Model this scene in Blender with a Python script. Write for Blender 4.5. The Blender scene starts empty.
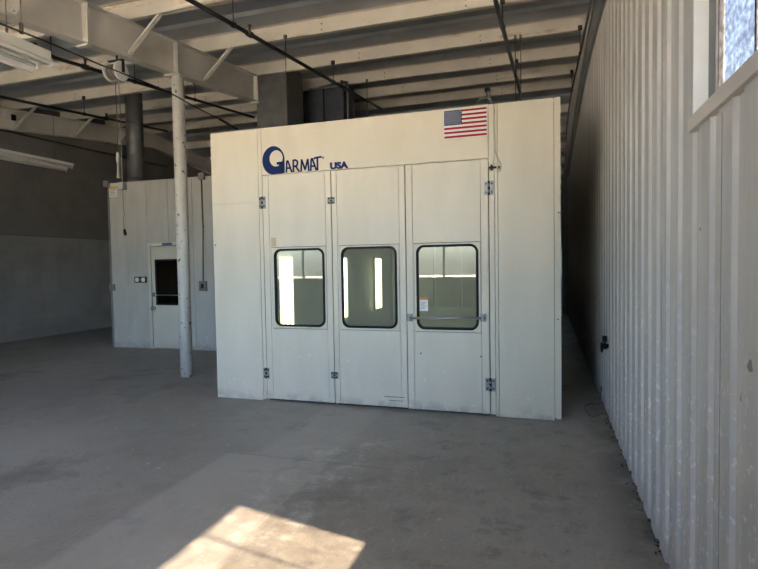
import bpy, bmesh, math, random
from mathutils import Vector, Matrix
random.seed(7)
scene = bpy.context.scene
C = scene.collection
PI = math.pi

# ------------------------------------------------------------------ materials
def newmat(name):
    m = bpy.data.materials.new(name); m.use_nodes = True
    nt = m.node_tree
    return m, nt, nt.nodes, nt.links, nt.nodes['Principled BSDF']

def mat(name, col, rough=.6, metal=0., var=.0, vscale=3., bump=0., bscale=40., spots=None, spec=.5):
    """procedural material: base colour with soft noise variation, optional bump, optional chips (colour, amount, scale)"""
    m, nt, N, L, b = newmat(name)
    b.inputs['Base Color'].default_value = (*col, 1)
    b.inputs['Roughness'].default_value = rough
    b.inputs['Metallic'].default_value = metal
    b.inputs['Specular IOR Level'].default_value = spec
    tc = N.new('ShaderNodeTexCoord')
    out = None
    if var:
        n = N.new('ShaderNodeTexNoise'); n.inputs['Scale'].default_value = vscale; n.inputs['Detail'].default_value = 6
        L.new(tc.outputs['Object'], n.inputs['Vector'])
        r = N.new('ShaderNodeValToRGB')
        r.color_ramp.elements[0].position = .3; r.color_ramp.elements[1].position = .7
        r.color_ramp.elements[0].color = (*[c*(1-var) for c in col], 1)
        r.color_ramp.elements[1].color = (*[min(1, c*(1+var)) for c in col], 1)
        L.new(n.outputs['Fac'], r.inputs['Fac']); out = r.outputs['Color']
    if spots:
        scol, amt, sc = spots
        n = N.new('ShaderNodeTexNoise'); n.inputs['Scale'].default_value = sc; n.inputs['Detail'].default_value = 4
        L.new(tc.outputs['Object'], n.inputs['Vector'])
        r = N.new('ShaderNodeValToRGB')
        r.color_ramp.elements[0].position = 1-amt; r.color_ramp.elements[1].position = min(1, 1-amt+.05)
        L.new(n.outputs['Fac'], r.inputs['Fac'])
        mx = N.new('ShaderNodeMix'); mx.data_type = 'RGBA'
        L.new(r.outputs['Color'], mx.inputs[0])
        if out: L.new(out, mx.inputs[6])
        else: mx.inputs[6].default_value = (*col, 1)
        mx.inputs[7].default_value = (*scol, 1); out = mx.outputs[2]
    if out: L.new(out, b.inputs['Base Color'])
    if bump:
        n = N.new('ShaderNodeTexNoise'); n.inputs['Scale'].default_value = bscale; n.inputs['Detail'].default_value = 4
        L.new(tc.outputs['Object'], n.inputs['Vector'])
        bp = N.new('ShaderNodeBump'); bp.inputs['Strength'].default_value = bump; bp.inputs['Distance'].default_value = .01
        L.new(n.outputs['Fac'], bp.inputs['Height']); L.new(bp.outputs['Normal'], b.inputs['Normal'])
    return m

def math_node(N, L, op, a, b=None, c=None, clamp=False):
    n = N.new('ShaderNodeMath'); n.operation = op; n.use_clamp = clamp
    for i, v in enumerate((a, b, c)):
        if v is None: continue
        if isinstance(v, (int, float)): n.inputs[i].default_value = v
        else: L.new(v, n.inputs[i])
    return n.outputs[0]

def mixc(N, L, fac, a, b):
    n = N.new('ShaderNodeMix'); n.data_type = 'RGBA'
    for i, v in ((0, fac), (6, a), (7, b)):
        if isinstance(v, tuple): n.inputs[i].default_value = (*v, 1)
        elif isinstance(v, (int, float)): n.inputs[i].default_value = v
        else: L.new(v, n.inputs[i])
    return n.outputs[2]

def noise(N, L, vec, scale, detail=5, rough=.55):
    n = N.new('ShaderNodeTexNoise'); n.inputs['Scale'].default_value = scale
    n.inputs['Detail'].default_value = detail; n.inputs['Roughness'].default_value = rough
    L.new(vec, n.inputs['Vector']); return n.outputs['Fac']

def sstep(N, L, v, a, b):
    n = N.new('ShaderNodeMapRange'); n.interpolation_type = 'SMOOTHSTEP'
    L.new(v, n.inputs[0]); n.inputs[1].default_value = a; n.inputs[2].default_value = b
    return n.outputs[0]

def band(N, L, v, a, b, s):
    return math_node(N, L, 'MULTIPLY', sstep(N, L, v, a-s, a+s), math_node(N, L, 'SUBTRACT', 1., sstep(N, L, v, b-s, b+s)))

def concrete():
    m, nt, N, L, b = newmat('worn_concrete')
    g = N.new('ShaderNodeNewGeometry'); P = g.outputs['Position']
    sx = N.new('ShaderNodeSeparateXYZ'); L.new(P, sx.inputs[0]); X, Y = sx.outputs[0], sx.outputs[1]
    big = noise(N, L, P, .55, 6, .6); mid = noise(N, L, P, 2.6, 8, .65); fine = noise(N, L, P, 35, 4, .6)
    c = mixc(N, L, sstep(N, L, big, .38, .62), (.275, .248, .212), (.385, .352, .308))
    c = mixc(N, L, math_node(N, L, 'MULTIPLY', sstep(N, L, mid, .35, .7), .45), c, (.42, .395, .36))
    c = mixc(N, L, math_node(N, L, 'MULTIPLY', sstep(N, L, fine, .5, .75), .45), c, (.17, .155, .138))
    sc = N.new('ShaderNodeMapping'); sc.inputs['Scale'].default_value = (7, 1.2, 1); sc.inputs['Rotation'].default_value = (0, 0, .5); L.new(P, sc.inputs['Vector'])
    scr = noise(N, L, sc.outputs[0], 4., 8, .75)
    c = mixc(N, L, math_node(N, L, 'MULTIPLY', sstep(N, L, scr, .54, .70), .5), c, (.50, .47, .43))
    # repaired trench strip: paler concrete between two cut joints running away from the camera
    wob = math_node(N, L, 'ADD', X, math_node(N, L, 'MULTIPLY', math_node(N, L, 'SUBTRACT', mid, .5), .05))
    strip = band(N, L, wob, -2.36, -1.72, .05)
    strip2 = math_node(N, L, 'MULTIPLY', band(N, L, wob, -2.62, -1.70, .045), band(N, L, Y, -5., 3.9, .04))
    st = math_node(N, L, 'MAXIMUM', math_node(N, L, 'MULTIPLY', strip, .30), math_node(N, L, 'MULTIPLY', strip2, .46))
    c = mixc(N, L, st, c, (.53, .50, .455))
    # white plaster smears
    sm = noise(N, L, P, 3.5, 12, .78)
    sm = sstep(N, L, sm, .47, .70)
    msk = math_node(N, L, 'MULTIPLY', band(N, L, X, -2.1, -1.2, .4), band(N, L, Y, 1.6, 4.6, .5))
    c = mixc(N, L, math_node(N, L, 'MULTIPLY', math_node(N, L, 'MULTIPLY', sm, msk), .75), c, (.66, .65, .62))
    ch = noise(N, L, P, 13, 3, .5); ch = sstep(N, L, ch, .70, .72)
    c = mixc(N, L, math_node(N, L, 'MULTIPLY', ch, .8), c, (.5, .48, .45))
    # dark oily stains
    dk = noise(N, L, P, 1.1, 7, .65); dk = sstep(N, L, dk, .5, .68)
    c = mixc(N, L, math_node(N, L, 'MULTIPLY', dk, .62), c, (.14, .122, .10))
    d2 = noise(N, L, P, 4.2, 10, .75); d2 = math_node(N, L, 'MULTIPLY', sstep(N, L, d2, .52, .66), sstep(N, L, X, -1.9, -.6))
    c = mixc(N, L, math_node(N, L, 'MULTIPLY', d2, .5), c, (.12, .103, .085))
    # saw cuts
    for x0 in (-2.37, -1.71):
        c = mixc(N, L, math_node(N, L, 'MULTIPLY', band(N, L, wob, x0-.008, x0+.008, .005), .6), c, (.42, .40, .37))
    for y0 in (3.9,):
        c = mixc(N, L, math_node(N, L, 'MULTIPLY', math_node(N, L, 'MULTIPLY', band(N, L, Y, y0-.008, y0+.008, .004), band(N, L, X, -2.65, -.9, .05)), .3), c, (.1, .09, .08))
    # dirt along the right wall
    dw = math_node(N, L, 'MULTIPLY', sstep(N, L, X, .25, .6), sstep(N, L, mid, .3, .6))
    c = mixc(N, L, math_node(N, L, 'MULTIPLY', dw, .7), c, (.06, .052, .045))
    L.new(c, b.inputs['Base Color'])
    r = math_node(N, L, 'MULTIPLY_ADD', mid, .35, .38); L.new(r, b.inputs['Roughness'])
    bp = N.new('ShaderNodeBump'); bp.inputs['Strength'].default_value = .12; bp.inputs['Distance'].default_value = .01
    L.new(math_node(N, L, 'ADD', fine, mid), bp.inputs['Height']); L.new(bp.outputs['Normal'], b.inputs['Normal'])
    return m

def block_wall():
    m, nt, N, L, b = newmat('painted_block')
    g = N.new('ShaderNodeNewGeometry'); P = g.outputs['Position']
    sx = N.new('ShaderNodeSeparateXYZ'); L.new(P, sx.inputs[0])
    cb = N.new('ShaderNodeCombineXYZ')
    L.new(math_node(N, L, 'ADD', sx.outputs[1], sx.outputs[0]), cb.inputs[0]); L.new(sx.outputs[2], cb.inputs[1])
    br = N.new('ShaderNodeTexBrick'); L.new(cb.outputs[0], br.inputs['Vector'])
    br.inputs['Scale'].default_value = 1; br.inputs['Brick Width'].default_value = .4; br.inputs['Row Height'].default_value = .2
    br.inputs['Mortar Size'].default_value = .006; br.inputs['Color1'].default_value = (1, 1, 1, 1); br.inputs['Color2'].default_value = (.965, .965, .965, 1)
    br.inputs['Mortar'].default_value = (.84, .84, .84, 1); br.inputs['Mortar Smooth'].default_value = .4
    n1 = noise(N, L, P, 1.3, 6)
    low = mixc(N, L, sstep(N, L, n1, .35, .65), (.29, .29, .285), (.355, .35, .34))
    up = mixc(N, L, sstep(N, L, n1, .35, .65), (.195, .19, .185), (.23, .225, .218))
    f = sstep(N, L, sx.outputs[2], 2.385, 2.395)
    c = mixc(N, L, f, low, up)
    c = mixc(N, L, band(N, L, sx.outputs[2], 2.37, 2.41, .005), c, (.2, .195, .19))
    # pale squares of old paint where fittings used to hang
    for ya, yb, za, zb in ((8.9, 9.15, 1.25, 1.62), (9.55, 9.95, 1.05, 1.9), (10.7, 11.2, 1.55, 2.25)):
        k = math_node(N, L, 'MULTIPLY', band(N, L, sx.outputs[1], ya, yb, .02), band(N, L, sx.outputs[2], za, zb, .02))
        c = mixc(N, L, math_node(N, L, 'MULTIPLY', k, .22), c, (.45, .445, .43))
    mul = N.new('ShaderNodeMix'); mul.data_type = 'RGBA'; mul.blend_type = 'MULTIPLY'; mul.inputs[0].default_value = 1
    L.new(c, mul.inputs[6]); L.new(br.outputs['Color'], mul.inputs[7])
    L.new(mul.outputs[2], b.inputs['Base Color']); b.inputs['Roughness'].default_value = .75
    bp = N.new('ShaderNodeBump'); bp.inputs['Strength'].default_value = .2; bp.inputs['Distance'].default_value = .01
    L.new(br.outputs['Color'], bp.inputs['Height']); L.new(bp.outputs['Normal'], b.inputs['Normal'])
    return m

def wall_sheet():
    m, nt, N, L, b = newmat('white_painted_sheet')
    g = N.new('ShaderNodeNewGeometry'); P = g.outputs['Position']
    sx = N.new('ShaderNodeSeparateXYZ'); L.new(P, sx.inputs[0]); Y, Z = sx.outputs[1], sx.outputs[2]
    mp = N.new('ShaderNodeMapping'); mp.inputs['Scale'].default_value = (1, 6, .7); L.new(P, mp.inputs['Vector'])
    n1 = noise(N, L, mp.outputs[0], 1.4, 7, .6)
    c = mixc(N, L, sstep(N, L, n1, .3, .7), (.57, .55, .53), (.69, .67, .645))
    ch = noise(N, L, P, 24, 4, .6)
    low = math_node(N, L, 'SUBTRACT', 1., sstep(N, L, Z, .3, 1.9))
    th = math_node(N, L, 'MULTIPLY', sstep(N, L, ch, .595, .615), low)
    c = mixc(N, L, math_node(N, L, 'MULTIPLY', th, .8), c, (.90, .90, .89))
    dk = noise(N, L, P, 9, 3, .5)
    c = mixc(N, L, math_node(N, L, 'MULTIPLY', sstep(N, L, dk, .745, .765), .8), c, (.10, .09, .08))
    # grime at the foot
    foot = math_node(N, L, 'MULTIPLY', math_node(N, L, 'SUBTRACT', 1., sstep(N, L, Z, .0, .22)), sstep(N, L, n1, .35, .6))
    c = mixc(N, L, math_node(N, L, 'MULTIPLY', foot, .45), c, (.16, .14, .12))
    L.new(c, b.inputs['Base Color']); b.inputs['Roughness'].default_value = .5
    return m

def booth_paint(name, a, bcol, chips=.7):
    m, nt, N, L, b = newmat(name)
    g = N.new('ShaderNodeNewGeometry'); P = g.outputs['Position']
    sx = N.new('ShaderNodeSeparateXYZ'); L.new(P, sx.inputs[0]); Z = sx.outputs[2]
    mp = N.new('ShaderNodeMapping'); mp.inputs['Scale'].default_value = (3, 3, .8); L.new(P, mp.inputs['Vector'])
    n1 = noise(N, L, mp.outputs[0], 1.2, 5)
    c = mixc(N, L, sstep(N, L, n1, .3, .7), a, bcol)
    ch = noise(N, L, P, 17, 3, .55)
    low = math_node(N, L, 'SUBTRACT', 1., sstep(N, L, Z, .1, 1.2))
    c = mixc(N, L, math_node(N, L, 'MULTIPLY', math_node(N, L, 'MULTIPLY', sstep(N, L, ch, .665, .69), low), chips), c, (.86, .87, .87))
    sc = noise(N, L, P, 6, 6, .7)
    gr = math_node(N, L, 'MULTIPLY', math_node(N, L, 'SUBTRACT', 1., sstep(N, L, Z, .02, .16)), sstep(N, L, sc, .42, .62))
    c = mixc(N, L, math_node(N, L, 'MULTIPLY', gr, .4), c, (.22, .21, .2))
    L.new(c, b.inputs['Base Color']); b.inputs['Roughness'].default_value = .42
    return m

def rusty_paint(name, a, rust_amt):
    m, nt, N, L, b = newmat(name)
    g = N.new('ShaderNodeNewGeometry'); P = g.outputs['Position']
    mp = N.new('ShaderNodeMapping'); mp.inputs['Scale'].default_value = (1, 3, 5); L.new(P, mp.inputs['Vector'])
    n1 = noise(N, L, mp.outputs[0], 1.3, 8, .7); n2 = noise(N, L, P, 2.2, 6, .6)
    c = mixc(N, L, sstep(N, L, n2, .3, .7), a, tuple(x*.9 for x in a))
    c = mixc(N, L, math_node(N, L, 'MULTIPLY', sstep(N, L, n1, .57, .70), rust_amt), c, (.40, .22, .11))
    L.new(c, b.inputs['Base Color']); b.inputs['Roughness'].default_value = .6
    return m

def glass(name, tint, refl=1.0, rough=.01, dust=0.):
    m, nt, N, L, b = newmat(name); N.remove(b)
    o = N['Material Output']
    t = N.new('ShaderNodeBsdfTransparent'); t.inputs[0].default_value = (*tint, 1)
    gl = N.new('ShaderNodeBsdfGlossy'); gl.inputs['Roughness'].default_value = rough
    fr = N.new('ShaderNodeFresnel'); fr.inputs[0].default_value = 1.5
    mx = N.new('ShaderNodeMixShader')
    L.new(math_node(N, L, 'MULTIPLY', fr.outputs[0], refl, clamp=True), mx.inputs[0])
    L.new(t.outputs[0], mx.inputs[1]); L.new(gl.outputs[0], mx.inputs[2])
    if dust:
        d = N.new('ShaderNodeBsdfDiffuse'); d.inputs[0].default_value = (.55, .56, .53, 1); m2 = N.new('ShaderNodeMixShader'); m2.inputs[0].default_value = dust
        L.new(mx.outputs[0], m2.inputs[1]); L.new(d.outputs[0], m2.inputs[2]); mx = m2
    L.new(mx.outputs[0], o.inputs[0])
    return m

def film_glass():
    """window glass under a peeling blue-grey film"""
    m, nt, N, L, b = newmat('peeling_film_glass'); N.remove(b)
    o = N['Material Output']
    g = N.new('ShaderNodeNewGeometry'); P = g.outputs['Position']
    n1 = noise(N, L, P, 9, 7, .7); n2 = noise(N, L, P, 45, 4, .6)
    peel = sstep(N, L, n1, .615, .63)
    tint = mixc(N, L, sstep(N, L, n2, .35, .65), (.165, .160, .165), (.32, .31, .30))
    tint = mixc(N, L, peel, tint, (.40, .395, .385))
    t = N.new('ShaderNodeBsdfTransparent'); L.new(tint, t.inputs[0])
    d = N.new('ShaderNodeBsdfTranslucent'); d.inputs[0].default_value = (.5, .53, .56, 1)
    mx = N.new('ShaderNodeMixShader'); mx.inputs[0].default_value = .012
    L.new(t.outputs[0], mx.inputs[1]); L.new(d.outputs[0], mx.inputs[2]); L.new(mx.outputs[0], o.inputs[0])
    return m

def emit(name, col, s):
    m, nt, N, L, b = newmat(name)
    b.inputs['Base Color'].default_value = (.8, .8, .8, 1)
    b.inputs['Emission Color'].default_value = (*col, 1); b.inputs['Emission Strength'].default_value = s
    return m

M = dict(
    concrete=concrete(), block=block_wall(), sheet=wall_sheet(),
    cream=booth_paint('cream_booth_paint', (.71, .645, .525), (.76, .695, .575)),
    white=booth_paint('white_room_paint', (.50, .49, .465), (.57, .56, .535)),
    doorwhite=mat('door_cream', (.66, .64, .57), .45, var=.04),
    inner=mat('booth_liner', (.66, .67, .65), .5, var=.06),
    purlin=rusty_paint('cream_primer', (.80, .745, .66), .6),
    rafter=rusty_paint('white_steel_paint', (.70, .67, .62), .12),
    deck=mat('roof_deck_grey', (.43, .455, .49), .6, var=.1, vscale=2, bump=.1, bscale=6),
    pole=mat('white_pole_paint', (.70, .68, .64), .45, var=.06, spots=((.16, .13, .11), .37, 16)),
    darkpipe=mat('black_iron', (.035, .032, .030), .5, var=.2),
    greypipe=mat('grey_conduit', (.16, .165, .17), .45, metal=.3, var=.1),
    galv=mat('dull_galvanised', (.17, .175, .175), .5, metal=.45, var=.18, vscale=5),
    galvdark=mat('dark_galvanised', (.085, .10, .13), .55, metal=.3, var=.2, vscale=4),
    steel=mat('zinc_steel', (.30, .30, .295), .45, metal=.6, var=.2, vscale=30),
    chrome=mat('brushed_bar', (.5, .5, .5), .3, metal=.9, var=.05),
    rubber=mat('black_rubber', (.010, .010, .011), .6, var=.1, spec=.2),
    black=mat('black_plastic', (.014, .014, .015), .5, var=.1, spec=.25),
    gap=mat('seam_sealant', (.13, .125, .11), .7, var=.1),
    darkgap=mat('dark_light_stop', (.03, .03, .03), .8, var=.1),
    navy=mat('navy_vinyl', (.007, .022, .115), .6, var=.05, spec=.15),
    red=mat('flag_red', (.40, .022, .042), .6, var=.04, spec=.2),
    flagwhite=mat('flag_white', (.82, .80, .78), .45, var=.02),
    flagblue=mat('flag_blue', (.014, .024, .13), .6, var=.04, spec=.15),
    tape=mat('beige_tape', (.60, .47, .29), .6, var=.05),
    paper=mat('white_label', (.82, .82, .80), .5, var=.03),
    print=mat('label_print', (.25, .25, .25), .6, var=.1),
    orange=mat('orange_label', (.70, .22, .06), .5, var=.05),
    yellow=mat('yellow_label', (.62, .42, .06), .5, var=.05),
    bluelabel=mat('blue_label', (.05, .17, .32), .5, var=.3, vscale=20),
    greybox=mat('grey_box', (.20, .205, .21), .5, var=.1),
    trim=mat('window_trim', (.72, .66, .61), .5, var=.05),
    frame=mat('window_frame_paint', (.62, .61, .60), .5, var=.05),
    whiteplastic=mat('white_enamel', (.80, .79, .76), .35, var=.03),
    tube=mat('unlit_tube', (.86, .86, .84), .25, var=.01),
    cord=mat('grey_cord', (.15, .14, .13), .6, var=.1),
    palecord=mat('pale_cable', (.50, .48, .44), .5, var=.05),
    cordgrey=mat('weathered_cord', (.27, .265, .25), .6, var=.05),
    laps=mat('sheet_lap', (.33, .32, .31), .7, var=.2, vscale=8),
    reveal=mat('white_reveal', (.88, .88, .87), .5, var=.02),
    grit=mat('dirt_bits', (.05, .042, .035), .9, var=.3, vscale=30),
    ground=mat('sunlit_pavement', (.52, .465, .395), .9, var=.12, vscale=.5),
    outer=mat('outer_wall_paint', (.24, .23, .215), .7, var=.05),
    brown=mat('brown_door_paint', (.22, .12, .06), .5, var=.1),
    pane=glass('booth_glass', (.80, .84, .82), 1.6, .01, .16),
    darkpane=glass('dark_door_glass', (.10, .12, .14), 1.6),
    clear=glass('clear_glass', (.93, .95, .95), 1.0),
    film=film_glass(),
    lamp=emit('lit_tube', (1., .97, .50), 1.8),
)

# ------------------------------------------------------------------ mesh helpers
class MB:
    def __init__(s): s.bm = bmesh.new(); s.mats = []
    def mi(s, m):
        if m not in s.mats: s.mats.append(m)
        return s.mats.index(m)
    def poly(s, pts, m):
        f = s.bm.faces.new([s.bm.verts.new(p) for p in pts]); f.material_index = s.mi(m); return f
    def hexa(s, v, m):
        vs = [s.bm.verts.new(p) for p in v]; k = s.mi(m)
        for q in ((0, 3, 2, 1), (4, 5, 6, 7), (0, 1, 5, 4), (1, 2, 6, 5), (2, 3, 7, 6), (3, 0, 4, 7)):
            s.bm.faces.new([vs[i] for i in q]).material_index = k
    def box(s, x0, x1, y0, y1, z0, z1, m):
        s.hexa([(x0, y0, z0), (x1, y0, z0), (x1, y1, z0), (x0, y1, z0), (x0, y0, z1), (x1, y0, z1), (x1, y1, z1), (x0, y1, z1)], m)
    def bar(s, p, q, w, h, m, up=(0, 0, 1)):
        p, q = Vector(p), Vector(q); d = (q-p).normalized(); u = Vector(up)
        if abs(d.dot(u)) > .98: u = Vector((0, 1, 0))
        a = d.cross(u).normalized()*w/2; b = a.cross(d).normalized()*h/2
        s.hexa([p-a-b, p+a-b, p+a+b, p-a+b, q-a-b, q+a-b, q+a+b, q-a+b], m)
    def tube(s, pts, r, m, n=10, cap=True, smooth=True):
        pts = [Vector(p) for p in pts]; rings = []; k = s.mi(m)
        ref = None
        for i, p in enumerate(pts):
            d = (pts[min(i+1, len(pts)-1)]-pts[max(i-1, 0)]).normalized()
            if ref is None:
                ref = Vector((0, 0, 1)) if abs(d.z) < .9 else Vector((1, 0, 0))
            a = (ref-d*ref.dot(d)).normalized(); b = d.cross(a); ref = a
            rr = r[i] if isinstance(r, (list, tuple)) else r
            rings.append([s.bm.verts.new(p+(a*math.cos(2*PI*j/n)+b*math.sin(2*PI*j/n))*rr) for j in range(n)])
        for A, B in zip(rings, rings[1:]):
            for j in range(n):
                f = s.bm.faces.new((A[j], A[(j+1) % n], B[(j+1) % n], B[j])); f.material_index = k; f.smooth = smooth
        if cap:
            s.bm.faces.new(list(reversed(rings[0]))).material_index = k; s.bm.faces.new(rings[-1]).material_index = k
    def prism(s, pts, vec, m):
        """extrude a planar polygon along vec"""
        v = Vector(vec); k = s.mi(m)
        A = [s.bm.verts.new(Vector(p)) for p in pts]; B = [s.bm.verts.new(Vector(p)+v) for p in pts]
        s.bm.faces.new(A).material_index = k; s.bm.faces.new(list(reversed(B))).material_index = k
        n = len(A)
        for i in range(n): s.bm.faces.new((A[i], B[i], B[(i+1) % n], A[(i+1) % n])).material_index = k
    def ring(s, outer, inner, y0, y1, m):
        """solid ring between two (x, z) loops, from y0 to y1"""
        k = s.mi(m); n = len(outer)
        V = [[s.bm.verts.new((x, y, z)) for x, z in lp] for lp, y in ((outer, y0), (inner, y0), (outer, y1), (inner, y1))]
        for i in range(n):
            j = (i+1) % n
            for a, b in ((0, 1), (1, 3), (3, 2), (2, 0)):
                s.bm.faces.new((V[a][i], V[a][j], V[b][j], V[b][i])).material_index = k
    def build(s, name, parent=None, bevel=0, props=None):
        bmesh.ops.recalc_face_normals(s.bm, faces=s.bm.faces)
        me = bpy.data.meshes.new(name)
        off = WORLD.get(parent.name, Vector()) if parent else Vector()
        if parent: s.bm.transform(Matrix.Translation(-off))
        s.bm.to_mesh(me); s.bm.free()
        for m in s.mats: me.materials.append(M[m])
        o = bpy.data.objects.new(name, me); C.objects.link(o)
        if parent: o.parent = parent
        WORLD[o.name] = off
        if bevel:
            md = o.modifiers.new('bevel', 'BEVEL'); md.width = bevel; md.segments = 2; md.limit_method = 'ANGLE'; md.angle_limit = 1.
        for k, v in (props or {}).items(): o[k] = v
        return o
WORLD = {}

def thing(name, label, cat, loc=(0, 0, 0), group=None):
    o = bpy.data.objects.new(name, None); C.objects.link(o); o.location = loc; o.empty_display_size = .2
    WORLD[o.name] = Vector(loc)
    tag(o, label, cat, group); return o
def tag(o, label, cat, group=None):
    o['label'] = label; o['category'] = cat
    if group: o['group'] = group
    return o
def struct(o): o['kind'] = 'structure'; return o
def structure(name, loc=(0, 0, 0)):
    o = bpy.data.objects.new(name, None); C.objects.link(o); o.location = loc; WORLD[o.name] = Vector(loc); return struct(o)

def rrect(x0, x1, z0, z1, r, n=7):
    out = []
    for cx, cz, a0 in ((x1-r, z1-r, 0), (x0+r, z1-r, 90), (x0+r, z0+r, 180), (x1-r, z0+r, 270)):
        for i in range(n):
            a = math.radians(a0+90*i/(n-1)); out.append((cx+r*math.cos(a), cz+r*math.sin(a)))
    return out
def square_loop(x0, x1, z0, z1, n=7):
    out = []
    for (cx, cz), (ax, az), (bx, bz) in (((x1, z1), (x1, (z0+z1)/2), ((x0+x1)/2, z1)), ((x0, z1), ((x0+x1)/2, z1), (x0, (z0+z1)/2)),
                                          ((x0, z0), (x0, (z0+z1)/2), ((x0+x1)/2, z0)), ((x1, z0), ((x0+x1)/2, z0), (x1, (z0+z1)/2))):
        h = (n-1)//2
        for i in range(n):
            if i <= h: t = i/h; out.append((ax+(cx-ax)*t, az+(cz-az)*t))
            else: t = (i-h)/(n-1-h); out.append((cx+(bx-cx)*t, cz+(bz-cz)*t))
    # nudge the shared mid points apart
    res = []
    for k, p in enumerate(out):
        i = k % n; q = out[(k+1) % len(out)] if i == n-1 else p
        res.append((p[0]*.999+q[0]*.001, p[1]*.999+q[1]*.001))
    for k in range(len(res)):
        if k % n == 0:
            c = out[k+1]; res[k] = (res[k][0]*.98+c[0]*.02, res[k][1]*.98+c[1]*.02)
    return res

# ------------------------------------------------------------------ the building
XR, XL, YF, YB, RIDGE = .587, -11.40, -1.5, 27.5, 13.0
def zp(y):                       # underside of the purlins = top of the rafters
    return 4.657+.109*((y if y <= RIDGE else 2*RIDGE-y)-4.85)
PH = .20                         # purlin depth
def zr(y): return zp(y)+PH

mb = MB(); mb.box(XL-.3, XR+.30, YF-.3, YB+.3, -.12, 0, 'concrete'); struct(mb.build('floor'))
mb = MB(); mb.box(-60, 60, -60, YF-.3, -.2, -.05, 'ground'); mb.box(XR+.30, 60, YF-.3, 60, -.2, -.05, 'ground'); struct(mb.build('ground'))

# left block wall
mb = MB(); mb.prism([(XL, YF, 0), (XL, YB, 0), (XL, YB, zr(YB)+.02), (XL, RIDGE, zr(RIDGE)+.02), (XL, YF, zr(YF)+.02)], (-.25, 0, 0), 'block'); struct(mb.build('wall_left'))

# right corrugated wall
PER = .254
def prof(y):
    """x offset of the sheet at y (positive = away from the room)"""
    t = ((y-.04) % PER)/PER
    pts = ((0, 0), (.48, 0), (.545, .015), (.84, .015), (.905, 0), (1, 0))
    for (a, va), (b, vb) in zip(pts, pts[1:]):
        if a <= t <= b: return va+(vb-va)*(t-a)/(b-a)
    return 0
def sheet(mb, y0, y1, z0, z1, m='sheet', back=.07):
    ys = {y0, y1}
    k = math.floor((y0-.04)/PER)-1
    while .04+k*PER < y1+PER:
        for t in (.48, .545, .84, .905):
            y = .04+(k+t)*PER
            if y0 < y < y1: ys.add(y)
        k += 1
    if y0 < RIDGE < y1: ys.add(RIDGE)
    ys = sorted(ys); zt = (lambda y: z1) if z1 is not None else (lambda y: zr(y)+.02)
    mi = mb.mi(m); prev = None
    for y in ys:
        x = XR+prof(y)
        cur = [mb.bm.verts.new(p) for p in ((x, y, z0), (x, y, zt(y)), (XR+back, y, zt(y)), (XR+back, y, z0))]
        if prev:
            for a in range(4):
                b = (a+1) % 4
                mb.bm.faces.new((prev[a], cur[a], cur[b], prev[b])).material_index = mi
        else: mb.bm.faces.new(cur).material_index = mi
        prev = cur
    mb.bm.faces.new(prev).material_index = mi
WY0, WY1, WZ0, WZ1 = -.9, 2.56, 2.19, 3.74          # window opening in the right wall
mb = MB()
sheet(mb, WY1, YB, 0, None); sheet(mb, WY0, WY1, 0, WZ0); sheet(mb, WY0, WY1, WZ1, None); sheet(mb, YF, WY0, 0, None)
for k in range(10):                                     # side laps of the sheets
    y = 2.155+k*PER*4+(-0.0)
    if y > WY1: mb.box(XR-.001, XR+.004, y-.0015, y+.0015, .03, zr(y), 'laps')
mb.box(XR-.002, XR+.004, 2.1535, 2.1565, .03, WZ0-.08, 'laps')
struct(mb.build('wall_right'))

# window in the right wall
w = structure('window_1', (XR, 1.0, WZ0))
mb = MB(); mb.box(XR-.018, XR+.10, WY0-.05, WY1+.0, WZ0-.06, WZ0, 'trim'); mb.build('sill', w, .004)
mb = MB()
mb.box(XR+.0, XR+.115, WY1-.012, WY1+.004, WZ0, WZ1, 'reveal'); mb.box(XR+.0, XR+.115, WY0-.004, WY0+.012, WZ0, WZ1, 'reveal')
mb.box(XR+.0, XR+.115, WY0, WY1, WZ1-.012, WZ1+.004, 'frame'); mb.build('reveal', w)
mb = MB()
mb.box(XR+.055, XR+.085, 2.455, 2.55, WZ0, WZ1-.012, 'greybox')
mb.box(XR+.055, XR+.10, WY0+.012, 2.55, WZ1-.06, WZ1-.012, 'frame'); mb.box(XR+.055, XR+.10, WY0+.012, 2.55, WZ0, WZ0+.03, 'frame')
for y in (2.06, 1.40, .74, .08):
    mb.box(XR+.065, XR+.085, y-.008, y+.008, WZ0, WZ1-.012, 'frame')
mb.build('frame', w, .003)
edges = [2.455, 2.06, 1.40, .74, .08, WY0+.012]
for a, b in zip(edges, edges[1:]):
    mb = MB(); mb.box(XR+.064, XR+.068, b, a, WZ0+.03, WZ1-.06, 'film'); mb.build('pane', w)

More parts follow.
